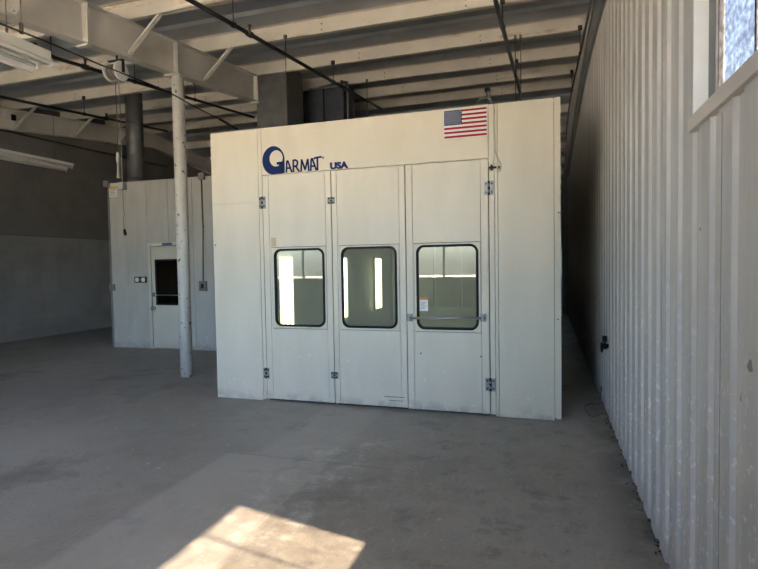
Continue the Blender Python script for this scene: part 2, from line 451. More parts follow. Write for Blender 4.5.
# front wall behind the camera: knee wall, window band, brown door
OP = [(-7.1, -5.1), (-3.5, -1.25)]
FZ0, FZ1 = 1.2, 3.75
mb = MB()
mb.box(XL, XR, YF-.2, YF, 0, FZ0, 'outer'); mb.box(XL, XR, YF-.2, YF, FZ1, zr(YF)+.02, 'outer')
xs = [XL]+[v for a in OP for v in a]+[XR]
for a, b in zip(xs[::2], xs[1::2]): mb.box(a, b, YF-.2, YF, FZ0, FZ1, 'outer')
struct(mb.build('wall_front'))
for i, (a, b) in enumerate(OP):
    w = structure('window_%d' % (i+2), ((a+b)/2, YF-.1, FZ0))
    mb = MB()
    mb.box(a, b, YF-.14, YF-.06, FZ0, FZ0+.05, 'greybox'); mb.box(a, b, YF-.14, YF-.06, FZ1-.05, FZ1, 'greybox'); mb.box(a, b, YF-.14, YF-.06, 2.5, 2.55, 'greybox')
    n = 2
    for k in range(n+1):
        x = a+(b-a)*k/n; x = min(max(x, a+.025), b-.025); mb.box(x-.025, x+.025, YF-.14, YF-.06, FZ0, FZ1, 'greybox')
    mb.build('frame', w)
    mb = MB(); mb.box(a, b, YF-.105, YF-.095, FZ0, FZ1, 'clear'); mb.build('pane', w)
d = structure('door_1', (-1.75, YF, 0))
mb = MB(); mb.box(-2.35, -1.6, YF-.001, YF+.045, 0, 1.2, 'brown'); mb.build('leaf', d)
mb = MB(); mb.tube([(-1.68, YF+.045, 1.0), (-1.68, YF+.10, 1.0)], .03, 'steel'); mb.build('knob', d)

# back wall
mb = MB()
BX0, BX1, BZ0, BZ1 = -.5, .3, .9, 2.2
for a, b, c, e in ((XL, BX0, 0, zr(YB)+.02), (BX1, XR, 0, zr(YB)+.02), (BX0, BX1, 0, BZ0), (BX0, BX1, BZ1, zr(YB)+.02)): mb.box(a, b, YB, YB+.2, c, e, 'block')
struct(mb.build('wall_back'))
w = structure('window_4', (-.1, YB+.1, BZ0))
mb = MB(); mb.box(BX0, BX1, YB+.095, YB+.105, BZ0, BZ1, 'clear'); mb.build('pane', w)
mb = MB()
for x in (BX0+.03, -.1, BX1-.03): mb.box(x-.03, x+.03, YB+.06, YB+.14, BZ0, BZ1, 'frame')
mb.build('frame', w)

# roof deck: ribbed sheet running along the purlins
PY = [1.0, 2.5, 4.0, 5.55, 7.10, 8.70, 10.2, 11.6, 13.0, 14.5, 16.0, 17.5, 19.0, 20.5, 22.0, 23.5, 25.0, 26.4]
mb = MB(); prev = None; k = mb.mi('deck')
ys = []
edges = [YF-.25]+PY+[YB+.25]
for a, b in zip(edges, edges[1:]):
    for t, dz in ((0.02, 0), (.30, .035), (.335, -.005), (.62, .03), (.655, -.01), (.97, 0)): ys.append((a+(b-a)*t, dz))
for y, dz in ys:
    z = zr(y)+.012+dz
    cur = [mb.bm.verts.new(p) for p in ((XL-.25, y, z), (XR+.12, y, z), (XR+.12, y, z+.08), (XL-.25, y, z+.08))]
    if prev:
        for a in range(4):
            b = (a+1) % 4; mb.bm.faces.new((prev[a], prev[b], cur[b], cur[a])).material_index = k
    else: mb.bm.faces.new(cur).material_index = k
    prev = cur
mb.bm.faces.new(prev).material_index = k
struct(mb.build('ceiling'))

# purlins
ORD = {3: 'first', 4: 'second', 5: 'third', 6: 'fourth', 7: 'fifth', 8: 'sixth'}
for i, y in enumerate(PY):
    if i < 2: continue
    z0, z1 = zp(y), zr(y)+.01; t = .006
    mb = MB()
    mb.box(XL+.02, XR-.005, y, y+t, z0, z1, 'purlin')
    mb.box(XL+.02, XR-.005, y-.0, y+.065, z0, z0+t, 'purlin'); mb.box(XL+.02, XR-.005, y+.058, y+.065, z0, z0+.02, 'purlin')
    mb.box(XL+.02, XR-.005, y-.065, y, z1-t, z1, 'purlin')
    for x in (-9.3, -7.2, -3.05, -1.0):                  # bolt heads at the laps
        for dz in (.05, .13): mb.tube([(x, y-.006, z0+dz), (x, y+.001, z0+dz)], .011, 'cord', 6)
    o = mb.build('roof_purlin')
    if i in ORD: lab = 'cream rust-stained roof purlin, %s from the camera over the spray booth front' % ORD[i]
    elif i == 2: lab = 'cream roof purlin crossing top left corner above the hanging light'
    else:
        lab = 'dim roof purlin far back under the roof, %s behind the ridge' % ('first', 'second', 'third', 'fourth', 'fifth', 'sixth', 'seventh', 'eighth', 'ninth')[i-9]
    tag(o, lab, 'roof purlin', 'roof purlins')

# rafters
def rafter(name, x, depth, label, y0, y1, fw=.16, stiff=(), notch=None):
    r = thing(name, label, 'roof beam', (x, y0, zp(y0)-depth))
    for a, b in ((y0, notch[0] if notch else RIDGE), (notch[1] if notch else RIDGE, RIDGE), (RIDGE, y1)):
        if b-a < .01: continue
        mb = MB()
        for (xa, xb, lo, hi) in ((x-.006, x+.006, -depth, 0), (x-fw/2, x+fw/2, -.014, -.002), (x-fw/2, x+fw/2, -depth, -depth+.014)):
            mb.hexa([(xa, a, zp(a)+lo), (xb, a, zp(a)+lo), (xb, b, zp(b)+lo), (xa, b, zp(b)+lo), (xa, a, zp(a)+hi), (xb, a, zp(a)+hi), (xb, b, zp(b)+hi), (xa, b, zp(b)+hi)], 'rafter')
        mb.build('beam', r)
    for y in stiff:
        mb = MB(); mb.box(x-fw/2, x+fw/2, y-.012, y+.012, zp(y)-depth-.02, zp(y)-.003, 'rafter')
        mb.box(x-fw/2-.005, x+fw/2+.005, y-.03, y+.03, zp(y)-depth-.03, zp(y)-depth-.016, 'rafter')
        for dz in (.07, .16, .30, .40):
            for s in (-1, 1): mb.tube([(x+s*.05, y-.022, zp(y)-depth+dz), (x+s*.05, y+.022, zp(y)-depth+dz)], .012, 'rafter', 6)
        mb.build('splice_plate', r)
    return r
rm = rafter('roof_rafter', -5.10, .47, 'big white steel roof beam sloping over the white pole', YF+.05, YB-.05, .16, (4.92, 6.50, 8.70), (8.74, 9.54))
rl = rafter('roof_rafter', -11.05, .44, 'white steel roof beam along the grey left wall', YF+.05, YB-.05, .16)
def brace(parent, p, q):
    mb = MB(); mb.bar(p, q, .065, .008, 'rafter'); p2 = Vector(p)+Vector((0, .024, 0)); q2 = Vector(q)+Vector((0, .024, 0))
    mb.bar(Vector(p)+Vector((0, 0, .024)), Vector(q)+Vector((0, 0, .024)), .008, .05, 'rafter')
    mb.tube([Vector(p)+Vector((-.02, 0, .02)), Vector(p)+Vector((.03, 0, .02))], .012, 'steel', 6); mb.build('flange_brace', parent)
for y in (4.0, 5.55, 7.10):
    brace(rm, (-5.02, y, zp(y)-.43), (-4.52, y+.03, zp(y)+.03)); brace(rm, (-5.18, y, zp(y)-.43), (-5.66, y+.03, zp(y)+.03))
for y in (7.1, 8.70, 10.2, 11.6): brace(rl, (-10.96, y, zp(y)-.42), (-10.35, y+.03, zp(y)+.03))
# small bracket box on the left beam
mb = MB(); mb.box(-11.04, -10.98, 8.55, 8.75, zp(8.6)-.24, zp(8.6)-.08, 'trim'); mb.box(-10.98, -10.94, 8.62, 8.70, zp(8.6)-.24, zp(8.6)-.12, 'black')
mb.box(-10.98, -10.965, 8.70, 8.86, zp(8.6)-.22, zp(8.6)-.10, 'trim'); mb.build('bracket', rl)

# end beam along the right wall and its column
prof_b = [(YF+.05, 3.62), (5.95, 4.24), (6.9, 4.33), (8.0, 4.376), (9.4, 4.385), (11., 4.31), (12.8, 4.215), (16.4, 3.80)]
re = thing('roof_rafter', 'blue-grey steel edge beam along top of the corrugated right wall', 'roof beam', (.53, 5, 4.2))
mb = MB()
for (a, za), (b, zb) in zip(prof_b, prof_b[1:]):
    def seg(xa, xb, lo, hi): mb.hexa([(xa, a, za+lo), (xb, a, za+lo), (xb, b, zb+lo), (xa, b, zb+lo), (xa, a, za+hi), (xb, a, za+hi), (xb, b, zb+hi), (xa, b, zb+hi)], 'greysteel')
    seg(.565, .575, 0, .36); seg(.545, XR-.004, 0, .012); seg(.545, XR-.004, .35, .362)
M['greysteel'] = mat('grey_painted_steel', (.36, .37, .385), .5, var=.08)
mb.build('beam', re)
mb = MB(); mb.box(.42, .575, 16.38, 16.62, 0, 4.0, 'greysteel'); mb.box(.37, XR-.004, 16.3, 16.7, 0, .015, 'greysteel'); mb.build('column', re)

# ------------------------------------------------------------------ white pole under the main beam
px, py = -5.045, 6.50
po = thing('support_pole', 'scuffed white round steel pole in front of the small white room', 'pole', (px, py, 0))
mb = MB(); zt = zp(py)-.47-.03
mb.tube([(px, py, 0), (px, py, zt-.008)], .087, 'pole', 28); mb.build('shaft', po)
mb = MB(); mb.box(px-.13, px+.13, py-.13, py+.13, zt-.012, zt, 'rafter'); mb.build('cap_plate', po)

# ------------------------------------------------------------------ spray booth
BX0, BX1, BY0, BY1, BH = -3.86, .13, 5.54, 13.1, 3.20
DX = [-3.172, -2.305, -1.449, -.568]; DZ = 2.65
b = thing('spray_booth', 'large cream spray booth with three windowed doors', 'spray booth', ((BX0+BX1)/2, BY0, 0))
T = .05
mb = MB(); mb.box(BX0, -3.224, BY0, BY0+T, 0, 2.3485, 'cream'); mb.box(BX0, -3.224, BY0, BY0+T, 2.350, BH, 'cream')
mb.box(-3.220, DX[0]-.004, BY0, BY0+T, .02, BH, 'cream'); mb.box(BX0+.02, DX[0]-.006, BY0+T-.005, BY0+T+.01, .03, BH-.03, 'gap')
mb.build('left_front_panel', b, .002)
mb = MB(); mb.box(DX[3]+.005, -.512, BY0, BY0+T, .02, BH, 'cream'); mb.box(-.508, -.478, BY0, BY0+T, .0, BH, 'cream')
mb.box(-.474, .066, BY0, BY0+T, 0, BH, 'cream'); mb.box(.070, BX1, BY0-.004, BY0+T, .03, BH, 'cream')
mb.box(DX[3]+.006, BX1-.02, BY0+T-.005, BY0+T+.01, .03, BH-.03, 'gap'); mb.build('right_front_panel', b, .002)
mb = MB(); mb.box(DX[0]+.0, DX[3], BY0, BY0+T, DZ+.008, BH, 'cream'); mb.build('header_panel', b, .002)
mb = MB(); mb.box(BX0, BX0+T, BY0+T, BY1, 0, BH, 'cream'); mb.box(BX0+T, BX0+T+.02, BY0+T+.02, BY1-.05, .02, BH-.1, 'inner'); mb.build('side_panel', b)
mb = MB(); mb.box(BX1-T, BX1, BY0+T, BY1, 0, BH, 'cream'); mb.box(BX1-T-.02, BX1-T, BY0+T+.02, BY1-.05, .02, BH-.1, 'inner'); mb.build('side_panel', b)
mb = MB(); mb.box(BX0+T, BX1-T, BY1-T, BY1, 0, BH, 'inner')
for k in range(5):                                       # exhaust filter frames on the back wall
    x = -3.3+k*.66; mb.box(x, x+.6, BY1-T-.03, BY1-T, .5, 2.3, 'white')
mb.build('rear_panel', b)
mb = MB(); mb.box(BX0+T, BX1-T, BY0+T, BY1, BH-.06, BH-.005, 'inner'); mb.build('roof_panel', b)
for (x, y) in ((BX1+.002, 7.2),):
    pass
# lettering and flag
def text_mesh(mb, s, x0, x1, z0, z1, m, off=.0):
    cu = bpy.data.curves.new('t', 'FONT'); cu.body = s; cu.extrude = 0; cu.offset = off; cu.resolution_u = 4
    ob = bpy.data.objects.new('t', cu); C.objects.link(ob)
    dg = bpy.context.evaluated_depsgraph_get(); me = bpy.data.meshes.new_from_object(ob.evaluated_get(dg))
    vs = [v.co.copy() for v in me.vertices]
    ax, bx = min(v.x for v in vs), max(v.x for v in vs); ay, by = min(v.y for v in vs), max(v.y for v in vs)
    k = mb.mi(m); B = [mb.bm.verts.new((x0+(v.x-ax)/(bx-ax)*(x1-x0), BY0-.003, z0+(v.y-ay)/(by-ay)*(z1-z0))) for v in vs]
    for p in me.polygons:
        try: f = mb.bm.faces.new([B[i] for i in p.vertices]); f.material_index = k
        except ValueError: pass
    bpy.data.objects.remove(ob); bpy.data.meshes.remove(me); bpy.data.curves.remove(cu)
def disc_ring(mb, cx, cz, rx, rz, ix, iz, ir, y0, y1, m, n=64):
    o_, i_ = [], []
    for k in range(n):
        a = 2*PI*k/n; o_.append((cx+rx*math.cos(a), cz+rz*math.sin(a))); i_.append((ix+ir*math.cos(a), iz+ir*1.08*math.sin(a)))
    mb.ring(o_, i_, y0, y1, m)
mb = MB()
disc_ring(mb, -3.018, 2.818, .143, .163, -2.982, 2.838, .086, BY0-.004, BY0-.0005, 'navy')
mb.box(-2.945, -2.876, BY0-.0045, BY0-.0006, 2.665, 2.795, 'navy'); mb.box(-2.975, -2.876, BY0-.0045, BY0-.0006, 2.765, 2.795, 'navy')
mb.box(-3.03, -2.90, BY0-.0042, BY0-.0006, 2.66, 2.72, 'navy')
mb.build('emblem', b)
LW = .0205
def stroke(mb, pts):
    for (xa, za), (xb, zb) in zip(pts, pts[1:]):
        d = Vector((xb-xa, 0, zb-za)).normalized(); nx, nz = -d.z*LW/2, d.x*LW/2
        mb.prism([(xa+nx-d.x*.003, BY0-.0036, za+nz-d.z*.003), (xb+nx+d.x*.003, BY0-.0036, zb+nz+d.z*.003), (xb-nx+d.x*.003, BY0-.0036, zb-nz+d.z*.003), (xa-nx-d.x*.003, BY0-.0036, za-nz-d.z*.003)], (0, .003, 0), 'navy')
def letter(ch, x0, x1, z0, z1):
    mb = MB(); w, h = x1-x0, z1-z0; P = lambda u, v: (x0+u*w, z0+v*h)
    if ch == 'A': stroke(mb, [P(0, 0), P(.12, .93), P(.30, 1), P(1, 0)]); stroke(mb, [P(.04, .36), P(.75, .36)])
    if ch == 'R': stroke(mb, [P(.05, 0), P(.05, 1), P(.45, 1), P(.68, .9), P(.74, .72), P(.64, .55), P(.40, .47), P(.10, .47)]); stroke(mb, [P(.42, .47), P(1, 0)])
    if ch == 'M': stroke(mb, [P(0, 0), P(.10, 1), P(.52, .12), P(.90, 1), P(1, 0)])
    if ch == 'T': stroke(mb, [P(.46, 0), P(.46, 1)]); stroke(mb, [P(0, .93), P(.2, 1), P(1, 1.03)])
    mb.build('letter', b)
for ch, xa, xb, zh in (('A', -2.855, -2.785, 2.80), ('R', -2.768, -2.690, 2.80), ('M', -2.668, -2.572, 2.80), ('A', -2.548, -2.478, 2.802), ('T', -2.505, -2.415, 2.808)): letter(ch, xa, xb, 2.668, zh)
mb = MB(); disc_ring(mb, -2.395, 2.803, .012, .012, -2.395, 2.803, .006, BY0-.004, BY0-.0005, 'navy', 16); mb.build('registered_mark', b)
mb = MB(); text_mesh(mb, 'USA', -2.312, -2.092, 2.662, 2.742, 'navy', .07); mb.build('lettering', b)
fx0, fx1, fz0, fz1 = -1.017, -.580, 2.893, 3.176
mb = MB(); sh = (fz1-fz0)/13
mb.box(fx0-.006, fx1+.006, BY0-.002, BY0-.0004, fz0-.006, fz1+.006, 'flagwhite')
for i in range(13): mb.box(fx0, fx1, BY0-.003, BY0-.0021, fz0+i*sh, fz0+(i+1)*sh, 'red' if i % 2 == 0 else 'flagwhite')
cx1 = fx0+(fx1-fx0)*.42; cz0 = fz1-7*sh
mb.box(fx0, cx1, BY0-.0036, BY0-.0031, cz0, fz1, 'flagblue')
for r in range(9):
    for c in range(11):
        if (r+c) % 2 == 0:
            x = fx0+(cx1-fx0)*(c+1)/12; z = cz0+(fz1-cz0)*(r+1)/10; pts = []
            for k in range(10):
                a = PI/2+k*PI/5; q = .0088 if k % 2 == 0 else .0036; pts.append((x+q*math.cos(a), BY0-.004, z+q*math.sin(a)))
            mb.poly(pts, 'flagwhite')
mb.build('flag_decal', b)

# doors
def hinge(parent, x, z, w, h, yf=BY0-.004):
    mb = MB()
    for s in (-1, 1):
        mb.box(x+s*w*.08 if s > 0 else x-w/2, x+w/2 if s > 0 else x-w*.08, yf-.006, yf, z-h/2, z+h/2, 'steel')
        for dz in (-.3, .3): mb.tube([(x+s*w*.3, yf-.011, z+dz*h), (x+s*w*.3, yf-.004, z+dz*h)], .010, 'black', 8)
    for k in range(5): mb.tube([(x, yf-.010, z-h/2+h*k/5+.001), (x, yf-.010, z-h/2+h*(k+1)/5-.002)], .011, 'steel' if k % 2 else 'black', 10)
    mb.build('hinge', parent)
wins = [(-3.039, -2.401), (-2.199, -1.552), (-1.337, -.678)]
plates = [(-3.068, -2.385), (-2.214, -1.530), (-1.360, -.658)]
stiles = [(-3.092, -2.378), (-2.240, -1.520), (-1.372, -.650)]
doorlab = ['left door', 'middle door', 'right door with label and bar']
for i in range(3):
    d = bpy.data.objects.new('door', None); C.objects.link(d); d.parent = b; d.empty_display_size = .1
    base = Vector(((DX[i]+DX[i+1])/2, BY0, 0)); d.location = base-WORLD[b.name]; WORLD[d.name] = base
    d['label'] = doorlab[i]
    g = .005; x0, x1 = DX[i]+g, DX[i+1]-g; s0, s1 = stiles[i]; p0, p1 = plates[i]; y = BY0-.004; zb = .028 if i < 2 else .022
    mb = MB()
    mb.box(x0, s0-.0015, y, y+.045, zb, DZ, 'cream'); mb.box(s1+.0015, x1, y, y+.045, zb, DZ, 'cream')
    mb.box(s0+.0015, s1-.0015, y+.002, y+.045, 1.815, DZ, 'cream'); mb.box(s0+.0015, s1-.0015, y+.002, y+.045, zb, .862, 'cream')
    mb.box(s0+.001, p0-.004, y+.002, y+.045, .862, 1.815, 'cream'); mb.box(p1+.004, s1-.001, y+.002, y+.045, .862, 1.815, 'cream')
    mb.box(x0+.01, p0+.006, y+.020, y+.040, zb+.01, DZ-.01, 'gap'); mb.box(p1-.006, x1-.01, y+.020, y+.040, zb+.01, DZ-.01, 'gap')
    mb.box(p0, p1, y+.020, y+.040, .850, .874, 'gap'); mb.box(p0, p1, y+.020, y+.040, 1.803, 1.825, 'gap')
    mb.build('leaf', d, .0015)
    wx0, wx1 = wins[i]; wz0, wz1 = .890, 1.792
    mb = MB(); mb.ring(square_loop(p0, p1, .869, 1.808), rrect(wx0+.012, wx1-.012, wz0+.012, wz1-.012, .075), y-.001, y+.04, 'cream')
    mb.build('window_plate', d)
    mb = MB(); mb.ring(rrect(wx0, wx1, wz0, wz1, .085), rrect(wx0+.024, wx1-.024, wz0+.024, wz1-.024, .065), y-.012, y+.02, 'rubber'); mb.build('window_gasket', d, .004)
    mb = MB(); lp = rrect(wx0+.016, wx1-.016, wz0+.016, wz1-.016, .07); mb.prism([(x, y+.006, z) for x, z in lp], (0, .005, 0), 'pane'); mb.build('window_pane', d)
    mb = MB(); mb.box(x0+.002, x1-.002, y+.046, y+.056, .0, .05, 'darkgap'); mb.box(x1-.02, x1+.02, y+.046, y+.056, .03, DZ-.02, 'darkgap')  # dark strips added behind the door gaps to stop lamp light leaking out
    mb.box(x0+.002, x1-.002, y+.05, y+.06, DZ-.04, DZ+.03, 'darkgap')
    if i == 0: mb.box(x0-.02, x0+.02, y+.056, y+.064, .03, DZ-.02, 'darkgap')
    mb.build('light_stop', d)
    if i == 0: hinge(d, DX[0]-.002, 2.338, .084, .14); hinge(d, DX[0]-.002, .330, .075, .125)
    if i == 1: hinge(d, DX[1], 2.318, .088, .075); hinge(d, DX[1], .345, .088, .075)
    if i == 2:
        hinge(d, DX[3]+.004, 2.355, .095, .145); hinge(d, DX[3]+.004, .330, .105, .135)
        mb = MB(); mb.tube([(-1.40, y-.055, 1.015), (-.635, y-.055, 1.025)], .013, 'chrome', 12); mb.build('bar_handle', d)
        for x, z in ((-1.413, 1.015), (-.632, 1.025)):
            mb = MB(); mb.box(x-.032, x+.032, y-.010, y, z-.04, z+.04, 'steel'); mb.box(x-.014, x+.014, y-.070, y-.008, z-.020, z+.020, 'steel'); mb.build('bar_bracket', d)
        mb = MB(); mb.box(-1.306, -1.216, y+.002, y+.0055, 1.087, 1.235, 'paper'); mb.box(-1.306, -1.216, y+.001, y+.0055, 1.207, 1.235, 'orange')
        for k in range(6): mb.box(-1.296, -1.226-.012*(k % 3), y+.0012, y+.0055, 1.182-k*.014, 1.186-k*.014, 'print')
        mb.build('warning_label', d)
        mb = MB(); mb.tube([(-.66, y-.004, .62), (-.66, y+.01, .62)], .008, 'black', 8); mb.build('bolt', d); mb = MB(); mb.tube([(-1.30, y-.004, .63), (-1.30, y+.01, .63)], .008, 'black', 8); mb.build('bolt', d)
    if i == 0:
        mb = MB(); mb.box(-3.072, -3.012, y-.0015, y+.003, 1.822, 1.925, 'tape'); mb.build('tape', d)
    if i == 1:
        mb = MB()
        mb.box(-1.72, -1.49, y-.001, y+.004, .135, .141, 'gap'); mb.box(-1.66, -1.50, y-.001, y+.004, .095, .100, 'gap'); mb.build('scrape', d)
# latch and cable beside the right door
mb = MB(); mb.box(-.545, -.520, BY0-.03, BY0, 2.535, 2.575, 'black'); mb.tube([(-.562, BY0-.028, 2.555), (-.485, BY0-.028, 2.555)], .010, 'black', 10)
mb.tube([(-.535, BY0-.028, 2.525), (-.535, BY0-.028, 2.585)], .007, 'black', 8); mb.tube([(-.468, BY0-.02, 2.555), (-.452, BY0-.02, 2.555)], .014, 'black', 10); mb.build('latch', b)
mb = MB()
mb.tube([(-.73, BY0+.15, 3.205), (-.70, BY0+.06, 3.225), (-.64, BY0-.01, 3.262), (-.58, BY0-.02, 3.265), (-.53, BY0-.02, 3.235), (-.508, BY0-.015, 3.17), (-.500, BY0-.010, 3.10), (-.502, BY0-.008, 3.16)], .0045, 'palecord', 8)
mb.tube([(-.505, BY0-.008, 3.16), (-.500, BY0-.008, 2.95), (-.502, BY0-.008, 2.73), (-.475, BY0-.010, 2.66), (-.440, BY0-.012, 2.58), (-.445, BY0-.012, 2.53), (-.475, BY0-.012, 2.51)], .005, 'palecord', 8)
mb.tube([(-.502, BY0-.008, 2.73), (-.512, BY0-.010, 2.66), (-.520, BY0-.02, 2.59)], .004, 'palecord', 8); mb.build('cable', b)
mb = MB(); mb.tube([(BX1-.02, BY0-.012, 2.075), (BX1-.02, BY0, 2.075)], .010, 'cord', 8); mb.build('screw', b)
mb = MB(); mb.tube([(BX1, BY0+.05, 2.09), (BX1+.035, BY0+.05, 2.09)], .010, 'steel', 8); mb.build('screw', b)
mb = MB(); mb.tube([(BX1-.03, BY0-.012, 1.02), (BX1-.03, BY0, 1.02)], .008, 'cord', 8); mb.build('screw', b)
mb = MB(); mb.tube([(-3.83, BY0-.012, 1.86), (-3.83, BY0, 1.86)], .007, 'cord', 8); mb.build('screw', b)
# lit vertical lamps inside, on the left wall
for y in (7.17, 9.48, 11.72):
    f = bpy.data.objects.new('light_fixture', None); C.objects.link(f); f.parent = b
    base = Vector((BX0+.075, y, .55)); f.location = base-WORLD[b.name]; WORLD[f.name] = base
    f['label'] = 'lit vertical tube lamp inside the booth'
    mb = MB(); mb.box(BX0+.07, BX0+.11, y-.20, y+.20, .52, 1.78, 'inner'); mb.build('housing', f)
    for dy in (-.15, 0., .15):
        mb = MB(); mb.tube([(BX0+.135, y+dy, .58), (BX0+.135, y+dy, 1.72)], .019, 'lamp', 12); mb.build('tube', f)

# ------------------------------------------------------------------ small white room
RX0, RX1, RY, RH = -8.43, -5.98, 8.60, 3.28
r = thing('mixing_room', 'white panelled room with a cream door behind the pole', 'small room', ((RX0+RX1)/2, RY, 0))
seams = [RX0, -8.00, -7.50, -7.00, -6.44, RX1]
for a, c in zip(seams, seams[1:]):
    mb = MB(); z0 = 0
    if c <= -7.49 or a >= -6.5: mb.box(a+.003, c-.003, RY, RY+.06, 0, RH, 'white')
    else:
        mb.box(a+.003, c-.003, RY, RY+.06, 2.09, RH, 'white')
        if a > -7.1: mb.box(-6.60, c-.003, RY, RY+.06, 0, 2.09, 'white')
    mb.build('front_panel', r, .002)
mb = MB(); mb.box(RX0+.01, -7.48, RY+.05, RY+.07, 0, RH-.02, 'gap'); mb.box(-6.62, RX1-.01, RY+.05, RY+.07, 0, RH-.02, 'gap'); mb.box(-7.48, -6.62, RY+.05, RY+.07, 2.1, RH-.02, 'gap')
mb.box(RX0-.012, RX0+.03, RY-.010, RY+.02, 0, RH+.01, 'greybox'); mb.build('corner_trim', r)
mb = MB(); mb.box(RX0, RX0+.06, RY+.06, 12.1, 0, RH, 'white'); mb.build('side_panel', r)
mb = MB(); mb.box(RX1-.06, RX1, RY+.06, 12.1, 0, RH, 'white'); mb.build('side_panel', r)
mb = MB(); mb.box(RX0+.06, RX1-.06, 12.04, 12.1, 0, RH, 'white'); mb.build('rear_panel', r)
mb = MB(); mb.box(RX0, RX1, RY, 12.1, RH, RH+.027, 'white'); mb.build('roof_panel', r)
mb = MB()
mb.box(-7.50, -7.44, RY-.012, RY+.07, 0, 2.09, 'doorwhite'); mb.box(-6.64, -6.58, RY-.012, RY+.07, 0, 2.09, 'doorwhite'); mb.box(-7.44, -6.64, RY-.012, RY+.07, 2.03, 2.09, 'doorwhite'); mb.build('door_frame', r, .003)
d = bpy.data.objects.new('door', None); C.objects.link(d); d.parent = r
base = Vector((-7.04, RY, 0)); d.location = base-WORLD[r.name]; WORLD[d.name] = base; d['label'] = 'cream door with dark window'
mb = MB(); dx0, dx1, wx0, wx1, wz0, wz1 = -7.425, -6.655, -7.315, -6.76, .885, 1.74
mb.box(dx0, wx0, RY, RY+.045, .012, 2.015, 'doorwhite'); mb.box(wx1, dx1, RY, RY+.045, .012, 2.015, 'doorwhite'); mb.box(wx0, wx1, RY, RY+.045, .012, wz0, 'doorwhite'); mb.box(wx0, wx1, RY, RY+.045, wz1, 2.015, 'doorwhite')
mb.build('leaf', d)
mb = MB(); mb.ring(square_loop(wx0-.02, wx1+.02, wz0-.02, wz1+.02), rrect(wx0+.02, wx1-.02, wz0+.02, wz1-.02, .05), RY-.012, RY+.02, 'rubber'); mb.build('window_gasket', d)
mb = MB(); mb.box(wx0, wx1, RY+.010, RY+.016, wz0, wz1, 'darkpane'); mb.build('window_pane', d)
mb = MB(); mb.tube([(wx0, RY-.03, 1.06), (dx1, RY-.03, 1.06)], .010, 'chrome', 10); mb.box(dx0+.01, dx0+.06, RY-.03, RY, 1.03, 1.11, 'steel'); mb.build('bar_handle', d)
mb = MB(); mb.tube([(-7.385, RY-.05, .80), (-7.385, RY, .80)], .035, 'steel', 16); mb.tube([(-7.385, RY-.06, .80), (-7.385, RY-.045, .80)], .048, 'steel', 16); mb.build('knob', d)
mb = MB(); mb.box(-7.37, -7.12, RY-.0155, RY-.0125, 2.02+.012, 2.06, 'paper'); mb.box(-7.15, -6.92, RY-.0165, RY-.0125, 2.005+.026, 2.078, 'bluelabel'); mb.build('sticker', r)
mb = MB(); mb.box(-7.84, -7.545, RY-.012, RY, 1.305, 1.425, 'black'); mb.box(-7.815, -7.735, RY-.016, RY-.010, 1.325, 1.405, 'paper'); mb.box(-7.665, -7.585, RY-.016, RY-.010, 1.325, 1.405, 'paper')
mb.tube([(-7.70, RY-.02, 1.365), (-7.70, RY-.01, 1.365)], .018, 'greybox', 10); mb.build('switch_plate', r)
mb = MB(); mb.box(-8.40, -8.20, RY-.002, RY, 3.03, 3.245, 'paper'); mb.box(-8.405, -8.195, RY-.003, RY, 3.20, 3.245, 'yellow')
for k in range(5): mb.box(-8.375, -8.225-.02*(k % 2), RY-.003, RY, 3.175-k*.028, 3.183-k*.028, 'print')
mb.build('notice', r)
mb = MB(); mb.tube([(-6.20, RY-.02, RH+.02), (-6.20, RY-.02, 2.3), (-6.23, RY-.02, 1.32)], .014, 'greypipe', 10); mb.box(-6.215, -6.185, RY-.02, RY, 2.35, 2.38, 'greybox'); mb.build('conduit', r)
mb = MB(); mb.box(-6.31, -6.15, RY-.05, RY, 1.14, 1.33, 'greybox'); mb.box(-6.26, -6.20, RY-.056, RY-.048, 1.19, 1.28, 'black'); mb.build('outlet_box', r, .004)
mb = MB(); mb.box(-8.50, -8.38, RY-.05, RY+.05, 3.235, 3.36, 'greybox'); mb.build('junction_box', r, .004)
mb = MB(); mb.box(-8.45, -8.33, RY-.05, RY, 1.15, 1.28, 'greybox'); mb.build('junction_box', r, .004)
mb = MB(); mb.box(-6.26, -6.13, RY-.04, RY+.04, 3.24, 3.37, 'greybox'); mb.build('junction_box', r, .004)

# ------------------------------------------------------------------ ducts
d = thing('exhaust_duct', 'round grey metal duct rising from the small white room', 'duct', (-8.05, 8.97, RH+.03))
mb = MB(); mb.tube([(-8.05, 8.97, RH+.03), (-8.05, 8.97, zp(8.97)+.06)], .165, 'galv', 32); mb.build('pipe_section', d)
for z in (3.42, 3.86, 4.55, 4.95):
    mb = MB(); mb.tube([(-8.05, 8.97, z-.012), (-8.05, 8.97, z+.012)], .171, 'galv', 32); mb.build('seam_band', d)
d = thing('exhaust_duct', 'square galvanised duct rising behind the spray booth left of centre', 'duct', (-4.7, 9.2, 0))
mb = MB(); mb.box(-5.10, -4.50, 8.78, 9.50, 0, zr(8.9)-.005, 'galv'); mb.build('duct_wall', d)
for z in (1.5, 2.7, 3.9):
    mb = MB(); mb.box(-5.112, -4.488, 8.768, 9.512, z-.02, z+.02, 'galv'); mb.build('flange', d)
mb = MB(); mb.tube([(-4.50, 8.78, 0), (-4.50, 8.78, zp(8.78))], .012, 'galv', 8); mb.build('corner_seam', d)
d = thing('exhaust_duct', 'dark square duct farther behind the spray booth', 'duct', (-4.5, 10.7, 0))
mb = MB(); mb.box(-4.93, -4.45, 10.35, 11.1, 0, zr(10.4)-.03, 'galvdark'); mb.box(-4.45, -4.03, 10.45, 11.1, 0, zr(10.4)-.03, 'galvdark'); mb.build('duct_wall', d)
